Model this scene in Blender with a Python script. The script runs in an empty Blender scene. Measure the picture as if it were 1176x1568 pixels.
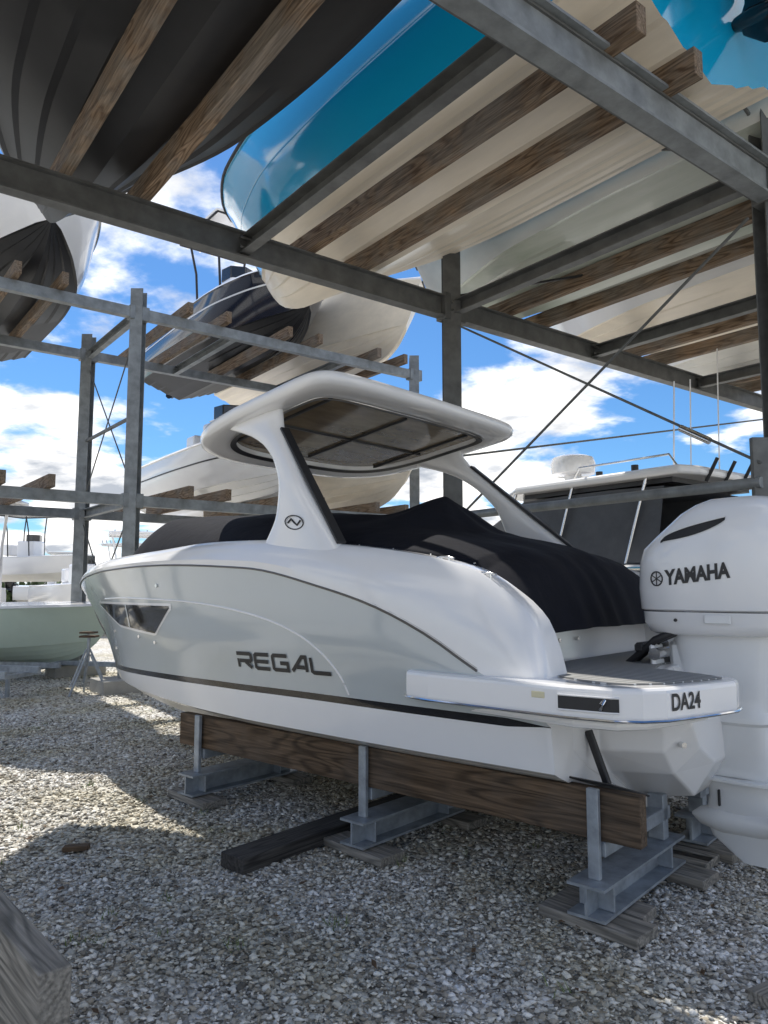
import bpy, bmesh, math, random
import numpy as np
from mathutils import Vector, Matrix
random.seed(7); rng=np.random.default_rng(7)
scene=bpy.context.scene
R=math.radians

# ------------------------------------------------------------ helpers
def link(o):
    scene.collection.objects.link(o); return o
def empty(name,M=None):
    o=bpy.data.objects.new(name,None); link(o)
    if M is not None: o.matrix_world=M
    return o
def mesh_obj(name,verts,faces,mats,mi=None,smooth=False,sharp=35,parent=None,weld=False,recalc=True,M=None):
    me=bpy.data.meshes.new(name)
    me.from_pydata([tuple(v) for v in verts],[],faces)
    if not isinstance(mats,(list,tuple)): mats=[mats]
    for m in mats: me.materials.append(m)
    if mi is not None:
        for p,i in zip(me.polygons,mi): p.material_index=i
    bm=bmesh.new(); bm.from_mesh(me)
    if weld: bmesh.ops.remove_doubles(bm,verts=bm.verts,dist=0.0004)
    if recalc: bmesh.ops.recalc_face_normals(bm,faces=bm.faces)
    bm.to_mesh(me); bm.free()
    if smooth:
        me.polygons.foreach_set('use_smooth',[True]*len(me.polygons))
        me.set_sharp_from_angle(angle=R(sharp))
    o=bpy.data.objects.new(name,me); link(o)
    if M is not None: o.matrix_local=M
    if parent: o.parent=parent
    return o
def loft(rings,closed=True,cap0=False,cap1=False):
    n=len(rings[0]); V=[p for r in rings for p in r]; F=[]
    for i in range(len(rings)-1):
        for j in range(n if closed else n-1):
            k=(j+1)%n
            F.append((i*n+j,i*n+k,(i+1)*n+k,(i+1)*n+j))
    if cap0: F.append(tuple(range(n))[::-1])
    if cap1: F.append(tuple((len(rings)-1)*n+j for j in range(n)))
    return V,F
def pchip(xs,ys):
    x=np.array(xs,float); y=np.array(ys,float)
    h=np.diff(x); d=np.diff(y)/h; m=np.zeros(len(x))
    for i in range(1,len(x)-1):
        if d[i-1]*d[i]>0:
            w1=2*h[i]+h[i-1]; w2=h[i]+2*h[i-1]
            m[i]=(w1+w2)/(w1/d[i-1]+w2/d[i])
    m[0]=d[0]; m[-1]=d[-1]
    def f(q):
        if q<=x[0]: return float(y[0])
        if q>=x[-1]: return float(y[-1])
        i=int(np.searchsorted(x,q)-1); t=(q-x[i])/h[i]
        return float((2*t**3-3*t**2+1)*y[i]+(t**3-2*t**2+t)*h[i]*m[i]+(-2*t**3+3*t**2)*y[i+1]+(t**3-t**2)*h[i]*m[i+1])
    return f
def lin(xs,ys): return lambda q: float(np.interp(q,xs,ys))
def frame(p1,p2,up=Vector((0,0,1))):
    p1=Vector(p1);p2=Vector(p2); x=(p2-p1); L=x.length; x.normalize()
    if abs(x.dot(up))>.98: up=Vector((0,1,0))
    y=up.cross(x).normalized(); z=x.cross(y)
    M=Matrix((x,y,z)).transposed().to_4x4(); M.translation=p1
    return M,L
def bar(name,p1,p2,w,h,mat,parent=None,kind='box',bev=.004,roll=None,th=.012):
    M,L=frame(p1,p2)
    if roll: M=M@Matrix.Rotation(roll,4,'X')
    a=w/2;b=h/2
    if kind=='box': P=[(-a,-b),(a,-b),(a,b),(-a,b)]
    elif kind=='I': P=[(-a,-b),(a,-b),(a,-b+th),(th/2,-b+th),(th/2,b-th),(a,b-th),(a,b),(-a,b),(-a,b-th),(-th/2,b-th),(-th/2,-b+th),(-a,-b+th)]
    elif kind=='C': P=[(-a,-b),(a,-b),(a,-b+th),(-a+th,-b+th),(-a+th,b-th),(a,b-th),(a,b),(-a,b)]
    rings=[[(0,y,z) for y,z in P],[(L,y,z) for y,z in P]]
    V,F=loft(rings,True,True,True)
    o=mesh_obj(name,V,F,mat,parent=parent,M=M)
    if kind=='box' and bev:
        m=o.modifiers.new('b','BEVEL'); m.width=bev; m.segments=1
    return o
def tube(name,pts,r,mat,parent=None,n=8,caps=True):
    pts=[Vector(p) for p in pts]; rings=[]
    rs=r if isinstance(r,(list,tuple)) else [r]*len(pts)
    for i,p in enumerate(pts):
        d=(pts[min(i+1,len(pts)-1)]-pts[max(i-1,0)]).normalized()
        up=Vector((0,0,1)) if abs(d.z)<.9 else Vector((0,1,0))
        y=up.cross(d).normalized(); z=d.cross(y)
        rings.append([p+y*math.cos(2*math.pi*k/n)*rs[i]+z*math.sin(2*math.pi*k/n)*rs[i] for k in range(n)])
    V,F=loft(rings,True,caps,caps)
    return mesh_obj(name,V,F,mat,smooth=True,sharp=50,parent=parent)
def prism(name,outline,z0,z1,mat,parent=None,bev=.0,seg=2,smooth=True,M=None):
    n=len(outline)
    V=[(x,y,z0) for x,y in outline]+[(x,y,z1) for x,y in outline]
    F=[tuple(range(n))[::-1],tuple(range(n,2*n))]+[(i,(i+1)%n,n+(i+1)%n,n+i) for i in range(n)]
    o=mesh_obj(name,V,F,mat,parent=parent,M=M)
    if bev:
        m=o.modifiers.new('b','BEVEL'); m.width=bev; m.segments=seg; m.limit_method='ANGLE'; m.angle_limit=R(40)
    return o
def text_mesh(body,size,offset=0.0,sx=1.0):
    cu=bpy.data.curves.new('t','FONT'); cu.body=body; cu.size=size; cu.offset=offset; cu.align_x='CENTER'; cu.align_y='CENTER'
    ob=bpy.data.objects.new('t',cu); link(ob)
    dg=bpy.context.evaluated_depsgraph_get()
    me=bpy.data.meshes.new_from_object(ob.evaluated_get(dg))
    V=[(v.co.x*sx,v.co.y) for v in me.vertices]; F=[tuple(p.vertices) for p in me.polygons]
    bpy.data.objects.remove(ob); bpy.data.meshes.remove(me)
    return V,F
def stroke_letters(glyphs,w,h,gap,th):
    V=[];F=[];x0=0
    for k,(gw,polys) in enumerate(glyphs):
        for li,pl in enumerate(polys):
            pts=[Vector((x0+p[0]*w*gw,p[1]*h)) for p in pl]; n=len(pts); base=len(V)
            for i,p in enumerate(pts):
                d0=(pts[i]-pts[i-1]).normalized() if i>0 else (pts[1]-pts[0]).normalized()
                d1=(pts[i+1]-pts[i]).normalized() if i<n-1 else d0
                nn=Vector((-d0.y-d1.y,d0.x+d1.x)); 
                nn.normalize(); c=nn.dot(Vector((-d0.y,d0.x))); nn=nn*(th/2/max(c,.5))
                V.append((p+nn,li)); V.append((p-nn,li))
            for i in range(n-1): F.append((base+2*i,base+2*i+1,base+2*i+3,base+2*i+2))
        x0+=w*gw+gap
    W=x0-gap
    return [(v.x-W/2,v.y-h/2,l) for v,l in V],F,W

# ------------------------------------------------------------ materials
def new_mat(name,col,rough=.5,metal=0,coat=0,var=0,vscale=4,bump=0,bscale=60,stretch=(1,1,1),col2=None,spec=.5,detail=5):
    m=bpy.data.materials.new(name); m.use_nodes=True; nt=m.node_tree; N=nt.nodes; Lk=nt.links
    b=N['Principled BSDF']; b.inputs['Roughness'].default_value=rough; b.inputs['Metallic'].default_value=metal
    b.inputs['Coat Weight'].default_value=coat; b.inputs['Coat Roughness'].default_value=.08
    b.inputs['Base Color'].default_value=(*col,1); b.inputs['Specular IOR Level'].default_value=spec
    tc=N.new('ShaderNodeTexCoord'); mp=N.new('ShaderNodeMapping'); mp.inputs['Scale'].default_value=stretch
    Lk.new(tc.outputs['Object'],mp.inputs['Vector'])
    if var or col2:
        no=N.new('ShaderNodeTexNoise'); no.inputs['Scale'].default_value=vscale; no.inputs['Detail'].default_value=detail; no.inputs['Roughness'].default_value=.6
        Lk.new(mp.outputs[0],no.inputs['Vector'])
        cr=N.new('ShaderNodeValToRGB'); cr.color_ramp.elements[0].position=.32; cr.color_ramp.elements[1].position=.68
        c2=col2 if col2 else tuple(c*(1-var) for c in col)
        cr.color_ramp.elements[0].color=(*c2,1); cr.color_ramp.elements[1].color=(*col,1)
        Lk.new(no.outputs['Fac'],cr.inputs['Fac']); Lk.new(cr.outputs['Color'],b.inputs['Base Color'])
    if bump:
        nb=N.new('ShaderNodeTexNoise'); nb.inputs['Scale'].default_value=bscale; nb.inputs['Detail'].default_value=4
        Lk.new(mp.outputs[0],nb.inputs['Vector'])
        bp=N.new('ShaderNodeBump'); bp.inputs['Strength'].default_value=bump; bp.inputs['Distance'].default_value=.02
        Lk.new(nb.outputs['Fac'],bp.inputs['Height']); Lk.new(bp.outputs['Normal'],b.inputs['Normal'])
    return m
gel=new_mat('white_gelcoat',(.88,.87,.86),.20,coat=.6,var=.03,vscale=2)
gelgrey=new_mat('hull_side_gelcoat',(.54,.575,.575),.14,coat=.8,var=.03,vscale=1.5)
gelbot=new_mat('bottom_gelcoat',(.85,.83,.79),.3,coat=.3,var=.08,vscale=3)
black=new_mat('black_gloss',(.012,.012,.014),.12,coat=.5)
blackm=new_mat('black_plastic',(.02,.02,.022),.45)
canvas=new_mat('navy_canvas',(.009,.010,.016),.85,var=.3,vscale=6,bump=.35,bscale=9,spec=.2)
greycanvas=new_mat('grey_canvas',(.10,.105,.115),.85,var=.2,vscale=5,bump=.3,bscale=10)
chrome=new_mat('stainless',(.7,.7,.7),.12,metal=1)
rubm=new_mat('rub_trim',(.16,.15,.135),.3,metal=.3)
glass=new_mat('tinted_glass',(.03,.028,.025),.05,coat=.6)
galv=new_mat('galvanised_steel',(.40,.44,.48),.45,metal=.4,var=.4,vscale=11,bump=.08,bscale=60)
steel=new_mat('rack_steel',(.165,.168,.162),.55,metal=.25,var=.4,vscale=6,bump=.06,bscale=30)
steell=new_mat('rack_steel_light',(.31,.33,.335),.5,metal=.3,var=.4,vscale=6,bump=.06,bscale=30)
concrete=new_mat('concrete',(.4,.39,.36),.9,var=.25,bump=.25)
def wood_mat(name,c1,c2,c3,bleach=.5):
    m=bpy.data.materials.new(name); m.use_nodes=True; nt=m.node_tree; N=nt.nodes; Lk=nt.links
    b=N['Principled BSDF']; b.inputs['Roughness'].default_value=.8; b.inputs['Specular IOR Level'].default_value=.25
    tc=N.new('ShaderNodeTexCoord'); oi=N.new('ShaderNodeObjectInfo')
    ad=N.new('ShaderNodeVectorMath'); ad.operation='ADD'; Lk.new(tc.outputs['Object'],ad.inputs[0])
    ml=N.new('ShaderNodeMath'); ml.operation='MULTIPLY'; ml.inputs[1].default_value=13; Lk.new(oi.outputs['Random'],ml.inputs[0]); Lk.new(ml.outputs[0],ad.inputs[1])
    mp=N.new('ShaderNodeMapping'); mp.inputs['Scale'].default_value=(.55,4.5,4.5); Lk.new(ad.outputs[0],mp.inputs['Vector'])
    n0=N.new('ShaderNodeTexNoise'); n0.inputs['Scale'].default_value=1.5; n0.inputs['Detail'].default_value=1.2; Lk.new(mp.outputs[0],n0.inputs['Vector'])
    mu=N.new('ShaderNodeMath'); mu.operation='MULTIPLY'; mu.inputs[1].default_value=75; Lk.new(n0.outputs['Fac'],mu.inputs[0])
    sn=N.new('ShaderNodeMath'); sn.operation='SINE'; Lk.new(mu.outputs[0],sn.inputs[0])
    mr=N.new('ShaderNodeMapRange'); mr.inputs[1].default_value=-1; Lk.new(sn.outputs[0],mr.inputs[0])
    cr=N.new('ShaderNodeValToRGB'); cr.color_ramp.elements[0].color=(*c1,1); cr.color_ramp.elements[1].color=(*c2,1); cr.color_ramp.elements[1].position=.6; Lk.new(mr.outputs[0],cr.inputs[0])
    n1=N.new('ShaderNodeTexNoise'); n1.inputs['Scale'].default_value=1.6; n1.inputs['Detail'].default_value=7; n1.inputs['Roughness'].default_value=.7
    Lk.new(ad.outputs[0],n1.inputs['Vector'])
    r2=N.new('ShaderNodeValToRGB'); r2.color_ramp.elements[0].position=.42; r2.color_ramp.elements[1].position=.6; Lk.new(n1.outputs['Fac'],r2.inputs[0])
    mx=N.new('ShaderNodeMix'); mx.data_type='RGBA'; Lk.new(cr.outputs[0],mx.inputs[6]); mx.inputs[7].default_value=(*c3,1)
    m2=N.new('ShaderNodeMath'); m2.operation='MULTIPLY'; m2.inputs[1].default_value=bleach; Lk.new(r2.outputs[0],m2.inputs[0]); Lk.new(m2.outputs[0],mx.inputs[0])
    fm=N.new('ShaderNodeMapping'); fm.inputs['Scale'].default_value=(4,90,90); Lk.new(ad.outputs[0],fm.inputs['Vector'])
    n2=N.new('ShaderNodeTexNoise'); n2.inputs['Scale'].default_value=1; n2.inputs['Detail'].default_value=3; Lk.new(fm.outputs[0],n2.inputs['Vector'])
    fr=N.new('ShaderNodeMapRange'); fr.inputs[1].default_value=.3; fr.inputs[2].default_value=.7; fr.inputs[3].default_value=.6; fr.inputs[4].default_value=1.25; Lk.new(n2.outputs['Fac'],fr.inputs[0])
    mg=N.new('ShaderNodeVectorMath'); mg.operation='SCALE'; Lk.new(mx.outputs[2],mg.inputs[0]); Lk.new(fr.outputs[0],mg.inputs['Scale']); Lk.new(mg.outputs[0],b.inputs['Base Color'])
    bp=N.new('ShaderNodeBump'); bp.inputs['Strength'].default_value=.5; bp.inputs['Distance'].default_value=.01; Lk.new(n2.outputs['Fac'],bp.inputs['Height']); Lk.new(bp.outputs[0],b.inputs['Normal'])
    return m
wood=wood_mat('weathered_timber',(.065,.042,.024),(.135,.09,.055),(.11,.09,.072),.45)
woodl=wood_mat('bunk_timber',(.125,.08,.048),(.27,.19,.125),(.22,.195,.165),.75)
woodg=wood_mat('grey_plank',(.15,.14,.12),(.31,.285,.245),(.27,.25,.22))
woodd=wood_mat('dark_timber',(.035,.032,.03),(.075,.07,.065),(.06,.058,.055))

# ------------------------------------------------------------ world + sun
SUN_AZ=Vector((-.55,.83,0)).normalized(); EL=R(63)
w=bpy.data.worlds.new("World"); scene.world=w; w.use_nodes=True
nt=w.node_tree; N=nt.nodes; Lk=nt.links
bg=N['Background']; bg.inputs['Strength'].default_value=.15
sky=N.new('ShaderNodeTexSky'); sky.sky_type='NISHITA'; sky.sun_disc=False; sky.sun_elevation=EL
sky.sun_rotation=math.atan2(SUN_AZ.x,SUN_AZ.y)%(2*math.pi); sky.air_density=1.0; sky.dust_density=.3; sky.ozone_density=3.0
tc=N.new('ShaderNodeTexCoord'); sp=N.new('ShaderNodeSeparateXYZ'); Lk.new(tc.outputs['Generated'],sp.inputs[0])
mxz=N.new('ShaderNodeMath'); mxz.operation='MAXIMUM'; mxz.inputs[1].default_value=0; Lk.new(sp.outputs[2],mxz.inputs[0])
adz=N.new('ShaderNodeMath'); adz.inputs[1].default_value=.20; Lk.new(mxz.outputs[0],adz.inputs[0])
cb=N.new('ShaderNodeCombineXYZ')
for i in (0,1):
    dv=N.new('ShaderNodeMath'); dv.operation='DIVIDE'; Lk.new(sp.outputs[i],dv.inputs[0]); Lk.new(adz.outputs[0],dv.inputs[1]); Lk.new(dv.outputs[0],cb.inputs[i])
no=N.new('ShaderNodeTexNoise'); no.inputs['Scale'].default_value=1.35; no.inputs['Detail'].default_value=11; no.inputs['Roughness'].default_value=.56; no.inputs['Distortion'].default_value=.12
mpw=N.new('ShaderNodeMapping'); mpw.inputs['Location'].default_value=(5.3,2.2,0); Lk.new(cb.outputs[0],mpw.inputs[0]); Lk.new(mpw.outputs[0],no.inputs['Vector'])
hb=N.new('ShaderNodeMapRange'); hb.inputs[1].default_value=.08; hb.inputs[2].default_value=.55; hb.inputs[3].default_value=.055; hb.inputs[4].default_value=-.04; Lk.new(sp.outputs[2],hb.inputs[0])
sm=N.new('ShaderNodeMath'); Lk.new(no.outputs['Fac'],sm.inputs[0]); Lk.new(hb.outputs[0],sm.inputs[1])
cr=N.new('ShaderNodeValToRGB'); cr.color_ramp.elements[0].position=.48; cr.color_ramp.elements[1].position=.565; Lk.new(sm.outputs[0],cr.inputs[0])
cr.color_ramp.interpolation='EASE'
no2=N.new('ShaderNodeTexNoise'); no2.inputs['Scale'].default_value=4.0; no2.inputs['Detail'].default_value=8; Lk.new(mpw.outputs[0],no2.inputs['Vector'])
th_=N.new('ShaderNodeMapRange'); th_.inputs[1].default_value=.56; th_.inputs[2].default_value=.70; th_.inputs[3].default_value=0; th_.inputs[4].default_value=-.22; Lk.new(sm.outputs[0],th_.inputs[0])
s2=N.new('ShaderNodeMath'); Lk.new(no2.outputs['Fac'],s2.inputs[0]); Lk.new(th_.outputs[0],s2.inputs[1])
cc=N.new('ShaderNodeValToRGB'); cc.color_ramp.elements[0].position=.26; cc.color_ramp.elements[1].position=.52
cc.color_ramp.elements[0].color=(3.7,4.0,4.5,1); cc.color_ramp.elements[1].color=(10.4,10.2,9.9,1); Lk.new(s2.outputs[0],cc.inputs[0])
tint=N.new('ShaderNodeMix'); tint.data_type='RGBA'; tint.blend_type='MULTIPLY'; tint.inputs[0].default_value=1; tint.inputs[7].default_value=(.46,.74,.98,1); Lk.new(sky.outputs[0],tint.inputs[6])
mix=N.new('ShaderNodeMix'); mix.data_type='RGBA'; Lk.new(cr.outputs[0],mix.inputs[0]); Lk.new(tint.outputs[2],mix.inputs[6]); Lk.new(cc.outputs[0],mix.inputs[7])
Lk.new(mix.outputs[2],bg.inputs['Color'])
sd=bpy.data.lights.new('sun','SUN'); sd.energy=5.0; sd.angle=R(.5); sd.color=(1,.95,.87)
so=bpy.data.objects.new('sun',sd); link(so)
sv=Vector((SUN_AZ.x*math.cos(EL),SUN_AZ.y*math.cos(EL),math.sin(EL))); so.rotation_euler=sv.to_track_quat('Z','Y').to_euler(); so.location=(0,0,30)

cam=bpy.data.cameras.new('camera'); co=bpy.data.objects.new('camera',cam); link(co); scene.camera=co
cam.sensor_fit='HORIZONTAL'; cam.sensor_width=36; cam.lens=35.2; cam.clip_start=.05; cam.clip_end=3000
co.location=(0,0,1.6); co.rotation_euler=(R(90+5.8),0,0)
scene.view_settings.view_transform='Standard'; scene.view_settings.look='None'; scene.view_settings.exposure=0

# ------------------------------------------------------------ ground
def gravel_nodes(m,island):
    nt=m.node_tree; N=nt.nodes; Lk=nt.links; b=N['Principled BSDF']; b.inputs['Roughness'].default_value=.8
    cr=N.new('ShaderNodeValToRGB'); e=cr.color_ramp
    e.elements[0].position=0; e.elements[0].color=(.12,.115,.105,1); e.elements[1].position=1; e.elements[1].color=(.93,.92,.90,1)
    for p,c in ((.14,(.27,.25,.22,1)),(.3,(.48,.43,.355,1)),(.45,(.42,.42,.41,1)),(.65,(.64,.62,.57,1)),(.82,(.80,.785,.75,1))):
        q=e.elements.new(p); q.color=c
    tc=N.new('ShaderNodeTexCoord')
    ns=N.new('ShaderNodeTexNoise'); ns.inputs['Scale'].default_value=.9; ns.inputs['Detail'].default_value=6; Lk.new(tc.outputs['Object'],ns.inputs['Vector'])
    pr=N.new('ShaderNodeValToRGB'); pr.color_ramp.elements[0].position=.35; pr.color_ramp.elements[0].color=(.82,.78,.64,1); pr.color_ramp.elements[1].position=.6; pr.color_ramp.elements[1].color=(1,1,1,1); Lk.new(ns.outputs['Fac'],pr.inputs[0])
    mu=N.new('ShaderNodeMix'); mu.data_type='RGBA'; mu.blend_type='MULTIPLY'; mu.inputs[0].default_value=1; Lk.new(cr.outputs[0],mu.inputs[6]); Lk.new(pr.outputs[0],mu.inputs[7]); Lk.new(mu.outputs[2],b.inputs['Base Color'])
    if island:
        g=N.new('ShaderNodeNewGeometry'); Lk.new(g.outputs['Random Per Island'],cr.inputs[0])
    else:
        v=N.new('ShaderNodeTexVoronoi'); v.inputs['Scale'].default_value=42; Lk.new(tc.outputs['Object'],v.inputs['Vector'])
        s=N.new('ShaderNodeSeparateColor'); Lk.new(v.outputs['Color'],s.inputs[0]); Lk.new(s.outputs[0],cr.inputs[0])
        bp=N.new('ShaderNodeBump'); bp.inputs['Strength'].default_value=.7; bp.inputs['Distance'].default_value=.02; bp.invert=True
        Lk.new(v.outputs['Distance'],bp.inputs['Height']); Lk.new(bp.outputs[0],b.inputs['Normal'])
gm=bpy.data.materials.new('gravel_ground'); gm.use_nodes=True; gravel_nodes(gm,False)
pm=bpy.data.materials.new('gravel_stones'); pm.use_nodes=True; gravel_nodes(pm,True)
mesh_obj('ground',[(-900,-300,0),(900,-300,0),(900,1500,0),(-900,1500,0)],[(0,1,2,3)],gm)
def pebbles(n,y0,y1,s0,s1):
    y=y0+(y1-y0)*rng.random(n)**.85
    x=(rng.random(n)*2-1)*(.60*y+.9)
    base=np.array([(1,0,0),(0,1,0),(-1,0,0),(0,-1,0),(.25,.2,1),(.1,-.1,-1),(-.4,.3,.8)],float)
    fc=np.array([(0,1,4),(1,6,4),(1,2,6),(2,3,6),(3,4,6),(3,0,4),(1,0,5),(2,1,5),(3,2,5),(0,3,5)])
    sc=s0+(s1-s0)*rng.random(n)**2.4
    dims=np.stack([sc*(.7+.6*rng.random(n)),sc*(.5+.4*rng.random(n)),sc*(.25+.3*rng.random(n))],1)
    P=base[None]*(1+.35*(rng.random((n,7,3))-.5))*dims[:,None,:]
    a=rng.random(n)*6.28; tl=(rng.random(n)-.5)*.9
    ct,st=np.cos(tl)[:,None],np.sin(tl)[:,None]
    X=P[...,0]*ct+P[...,2]*st; Z=-P[...,0]*st+P[...,2]*ct; Y=P[...,1]
    ca,sa=np.cos(a)[:,None],np.sin(a)[:,None]
    X2=X*ca-Y*sa; Y2=X*sa+Y*ca
    V=np.stack([X2+x[:,None],Y2+y[:,None],Z+.002+(rng.random(n)*.010)[:,None]],2).reshape(-1,3)
    F=(fc[None]+(np.arange(n)*7)[:,None,None]).reshape(-1,3)
    return V,F
Vs=[];Fs=[];off=0
for a in ((60000,1.1,4.6,.007,.026),(62000,4.4,9.5,.009,.029),(26000,9,16,.013,.033)):
    V,F=pebbles(*a); Vs.append(V); Fs.append(F+off); off+=len(V)
V=np.concatenate(Vs);F=np.concatenate(Fs)
me=bpy.data.meshes.new('gravel'); me.vertices.add(len(V)); me.vertices.foreach_set('co',V.ravel())
me.loops.add(F.size); me.loops.foreach_set('vertex_index',F.ravel().astype(np.int32))
me.polygons.add(len(F)); me.polygons.foreach_set('loop_start',np.arange(0,F.size,3,dtype=np.int32)); 
me.update(calc_edges=True); me.materials.append(pm)
link(bpy.data.objects.new('gravel',me))
V=[];F=[]
for _ in range(420):
    y=random.uniform(1.8,11); x=random.uniform(-1,1)*(.55*y+.5); a=random.uniform(0,6.28); L=random.uniform(.012,.032); W=L*random.uniform(.3,.6)
    d=Vector((math.cos(a),math.sin(a),random.uniform(-.2,.3))); s_=Vector((-math.sin(a),math.cos(a),random.uniform(-.3,.3))); p=Vector((x,y,.024))
    i=len(V); V+=[p-d*L,p+s_*W,p+d*L,p-s_*W+Vector((0,0,.006))]; F+=[(i,i+1,i+2),(i,i+2,i+3)]
mesh_obj('fallen_leaves',V,F,new_mat('dead_leaf',(.12,.07,.035),.8,var=.5,vscale=20),recalc=False)
V=[];F=[]
for _ in range(46):
    y=random.choice([random.uniform(3,6),random.uniform(6,12)]); x=random.uniform(-.62,.25)*y; 
    for k in range(random.randint(6,16)):
        a=random.uniform(0,6.28); h=random.uniform(.02,.06); r_=random.uniform(.01,.05); p=Vector((x+random.uniform(-.05,.05),y+random.uniform(-.05,.05),.005))
        i=len(V); q=Vector((math.cos(a),math.sin(a),0)); t=Vector((-q.y,q.x,0))*.003
        V+=[p-t,p+t,p+q*r_+Vector((0,0,h))]; F.append((i,i+1,i+2))
mesh_obj('weeds',V,F,new_mat('weed_green',(.14,.19,.05),.7),recalc=False)

# ------------------------------------------------------------ frames
e=Vector((-.755,.655,0)).normalized(); mm=Vector((e.y,-e.x,0))
BO=e*1.39+mm*4.6
MB=Matrix.Translation(BO)@Matrix.Rotation(math.atan2(e.y,e.x),4,'Z')
cdir=Vector((.795,.606,0)).normalized(); rdir=Vector((-cdir.y,cdir.x,0))
def CR(c,r,z): return cdir*c+rdir*r+Vector((0,0,z))
def BL(s,t,z): return MB@Vector((s,t,z))

# ------------------------------------------------------------ main motorboat
boat=empty('motorboat',MB)
kz=pchip([.4,3,4.2,4.8,5.57,6.1,6.45,6.8,7.12,7.4],[.27,.27,.28,.30,.38,.50,.68,.96,1.22,1.56])
tch=pchip([.4,1.5,2.7,3.3,4,5,5.8,6.3,6.5],[1.15,1.17,1.15,1.10,.98,.72,.40,.12,0])
zch=pchip([.4,3,4,5,5.8,6.3,6.5],[.67,.67,.67,.67,.67,.69,.72])
tst=pchip([.4,1.5,2.7,3.3,4,5,5.8,6.3,6.62],[1.22,1.24,1.22,1.17,1.06,.82,.50,.22,0])
zst=pchip([.4,2,3,4,5,6,6.6],[.92,.92,.91,.885,.85,.81,.80])
trb=pchip([.4,1.0,1.5,3,4,5,5.8,6.4,6.8,7.1,7.3,7.4],[1.27,1.32,1.35,1.34,1.26,1.08,.85,.60,.40,.22,.08,0])
zrb=pchip([.4,.82,1.155,1.487,1.913,2.686,3.98,5,6,7,7.4],[.98,1.17,1.355,1.49,1.60,1.737,1.78,1.76,1.70,1.60,1.565])
ztp=pchip([.46,.50,.563,.735,.94,1.17,1.86,2.57,3.2,4.07,5.2,6.2,7.0,7.4],[1.10,1.28,1.44,1.60,1.715,1.775,1.87,1.93,1.94,1.91,1.87,1.79,1.67,1.58])
ttp=pchip([.46,.7,1,1.5,3,4,5,5.8,6.4,6.8,7.1,7.3,7.4],[1.17,1.20,1.22,1.24,1.23,1.14,.97,.76,.50,.31,.15,.03,0])
zdk=lin([.4,.86,.89,1.5,2.0,4.6,5.0,5.6,7.4],[1.08,1.08,1.38,1.5,1.6,1.78,1.87,1.86,1.60])
def side_pts(s):
    k=kz(s); tc_,zc_=tch(s),max(zch(s),k) if tch(s)>0.001 else k
    if tch(s)<=.001: tc_=0
    ts_=tst(s) if s<6.62 else 0; zs_=max(zst(s),k)
    P=[(0,k)]
    for f in (.34,.40,.68,.74):
        g=f if f in(.34,.68) else f-.06
        P.append((tc_*f,k+(zc_-k)*g))
    P+=[(tc_,zc_),(tc_+.25*(ts_-tc_)+(.02 if tc_>.1 else 0),zc_+.02*(1 if tc_>.05 else 0))]
    hw=.022*min(1,max(.15,(s-.46)/.25))
    za=max(zs_-hw,k); zb=max(zs_+hw,k)
    P+=[(max(ts_-.003,0),za),(ts_+.003 if ts_>0 else 0,zb)]
    tr_,zr_=trb(s),max(zrb(s),zb)
    for f in (.2,.4,.6,.8):
        bul=.035*math.sin(math.pi*f)*(1 if s<4 else max(-.6,1-(s-4)*.9))
        z=zb+(zr_-zb)*f; t=ts_+(tr_-ts_)*f+bul*min(1,tr_*2)
        if k>zb-1e-6:
            t=tr_*f**.9
        P.append((max(t,0),z))
    P.append((tr_,zr_))
    tt_,zt_=ttp(s),max(ztp(s),zr_+.01)
    for f,g in ((.25,-.10),(.5,.10),(.72,.36),(.88,.66),(.96,.84)):
        P.append((tr_+(tt_-tr_)*g+ (0),zr_+(zt_-zr_)*f))
    P.append((tt_,zt_))
    zi=zdk(s)
    P.append((max(tt_-.06,0),zt_+.004)); P.append((max(tt_-.16,0),zt_-.005))
    P.append((max(tt_-.19,0),min(zi,zt_-.01))); P.append((0,zi if zi<zt_ else zt_+.03*min(1,tt_)))
    return P
SS=sorted(set([.46,.48,.5,.53,.563,.6,.65,.7,.75,.8,.86,.89]+list(np.linspace(.95,7.4,70))))
V=[];F=[];MI=[]
secs=[side_pts(s) for s in SS]; n=len(secs[0])
for sg in (1,-1):
    o0=len(V)
    for s,P in zip(SS,secs): V+=[(s,sg*t,z) for t,z in P]
    for i in range(len(SS)-1):
        for j in range(n-1):
            F.append((o0+i*n+j,o0+i*n+j+1,o0+(i+1)*n+j+1,o0+(i+1)*n+j))
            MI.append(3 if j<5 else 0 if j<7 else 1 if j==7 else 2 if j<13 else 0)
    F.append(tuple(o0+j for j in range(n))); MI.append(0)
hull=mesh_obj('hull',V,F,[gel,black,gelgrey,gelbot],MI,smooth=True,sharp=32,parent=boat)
bm=bmesh.new(); bm.from_mesh(hull.data); bmesh.ops.remove_doubles(bm,verts=bm.verts,dist=.0003)
bmesh.ops.dissolve_degenerate(bm,edges=bm.edges,dist=.0002); bmesh.ops.recalc_face_normals(bm,faces=bm.faces); bm.to_mesh(hull.data); bm.free()
hull.data.set_sharp_from_angle(angle=R(30))
def TS(s,z):
    P=side_pts(s); 
    for (t0,z0),(t1,z1) in zip(P[6:19],P[7:20]):
        if z0<=z<=z1 and z1>z0: return t0+(t1-t0)*(z-z0)/(z1-z0)
    return P[13][0]
def on_hull(s,z,off=.004): return (s,TS(s,z)+off,z)
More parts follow.
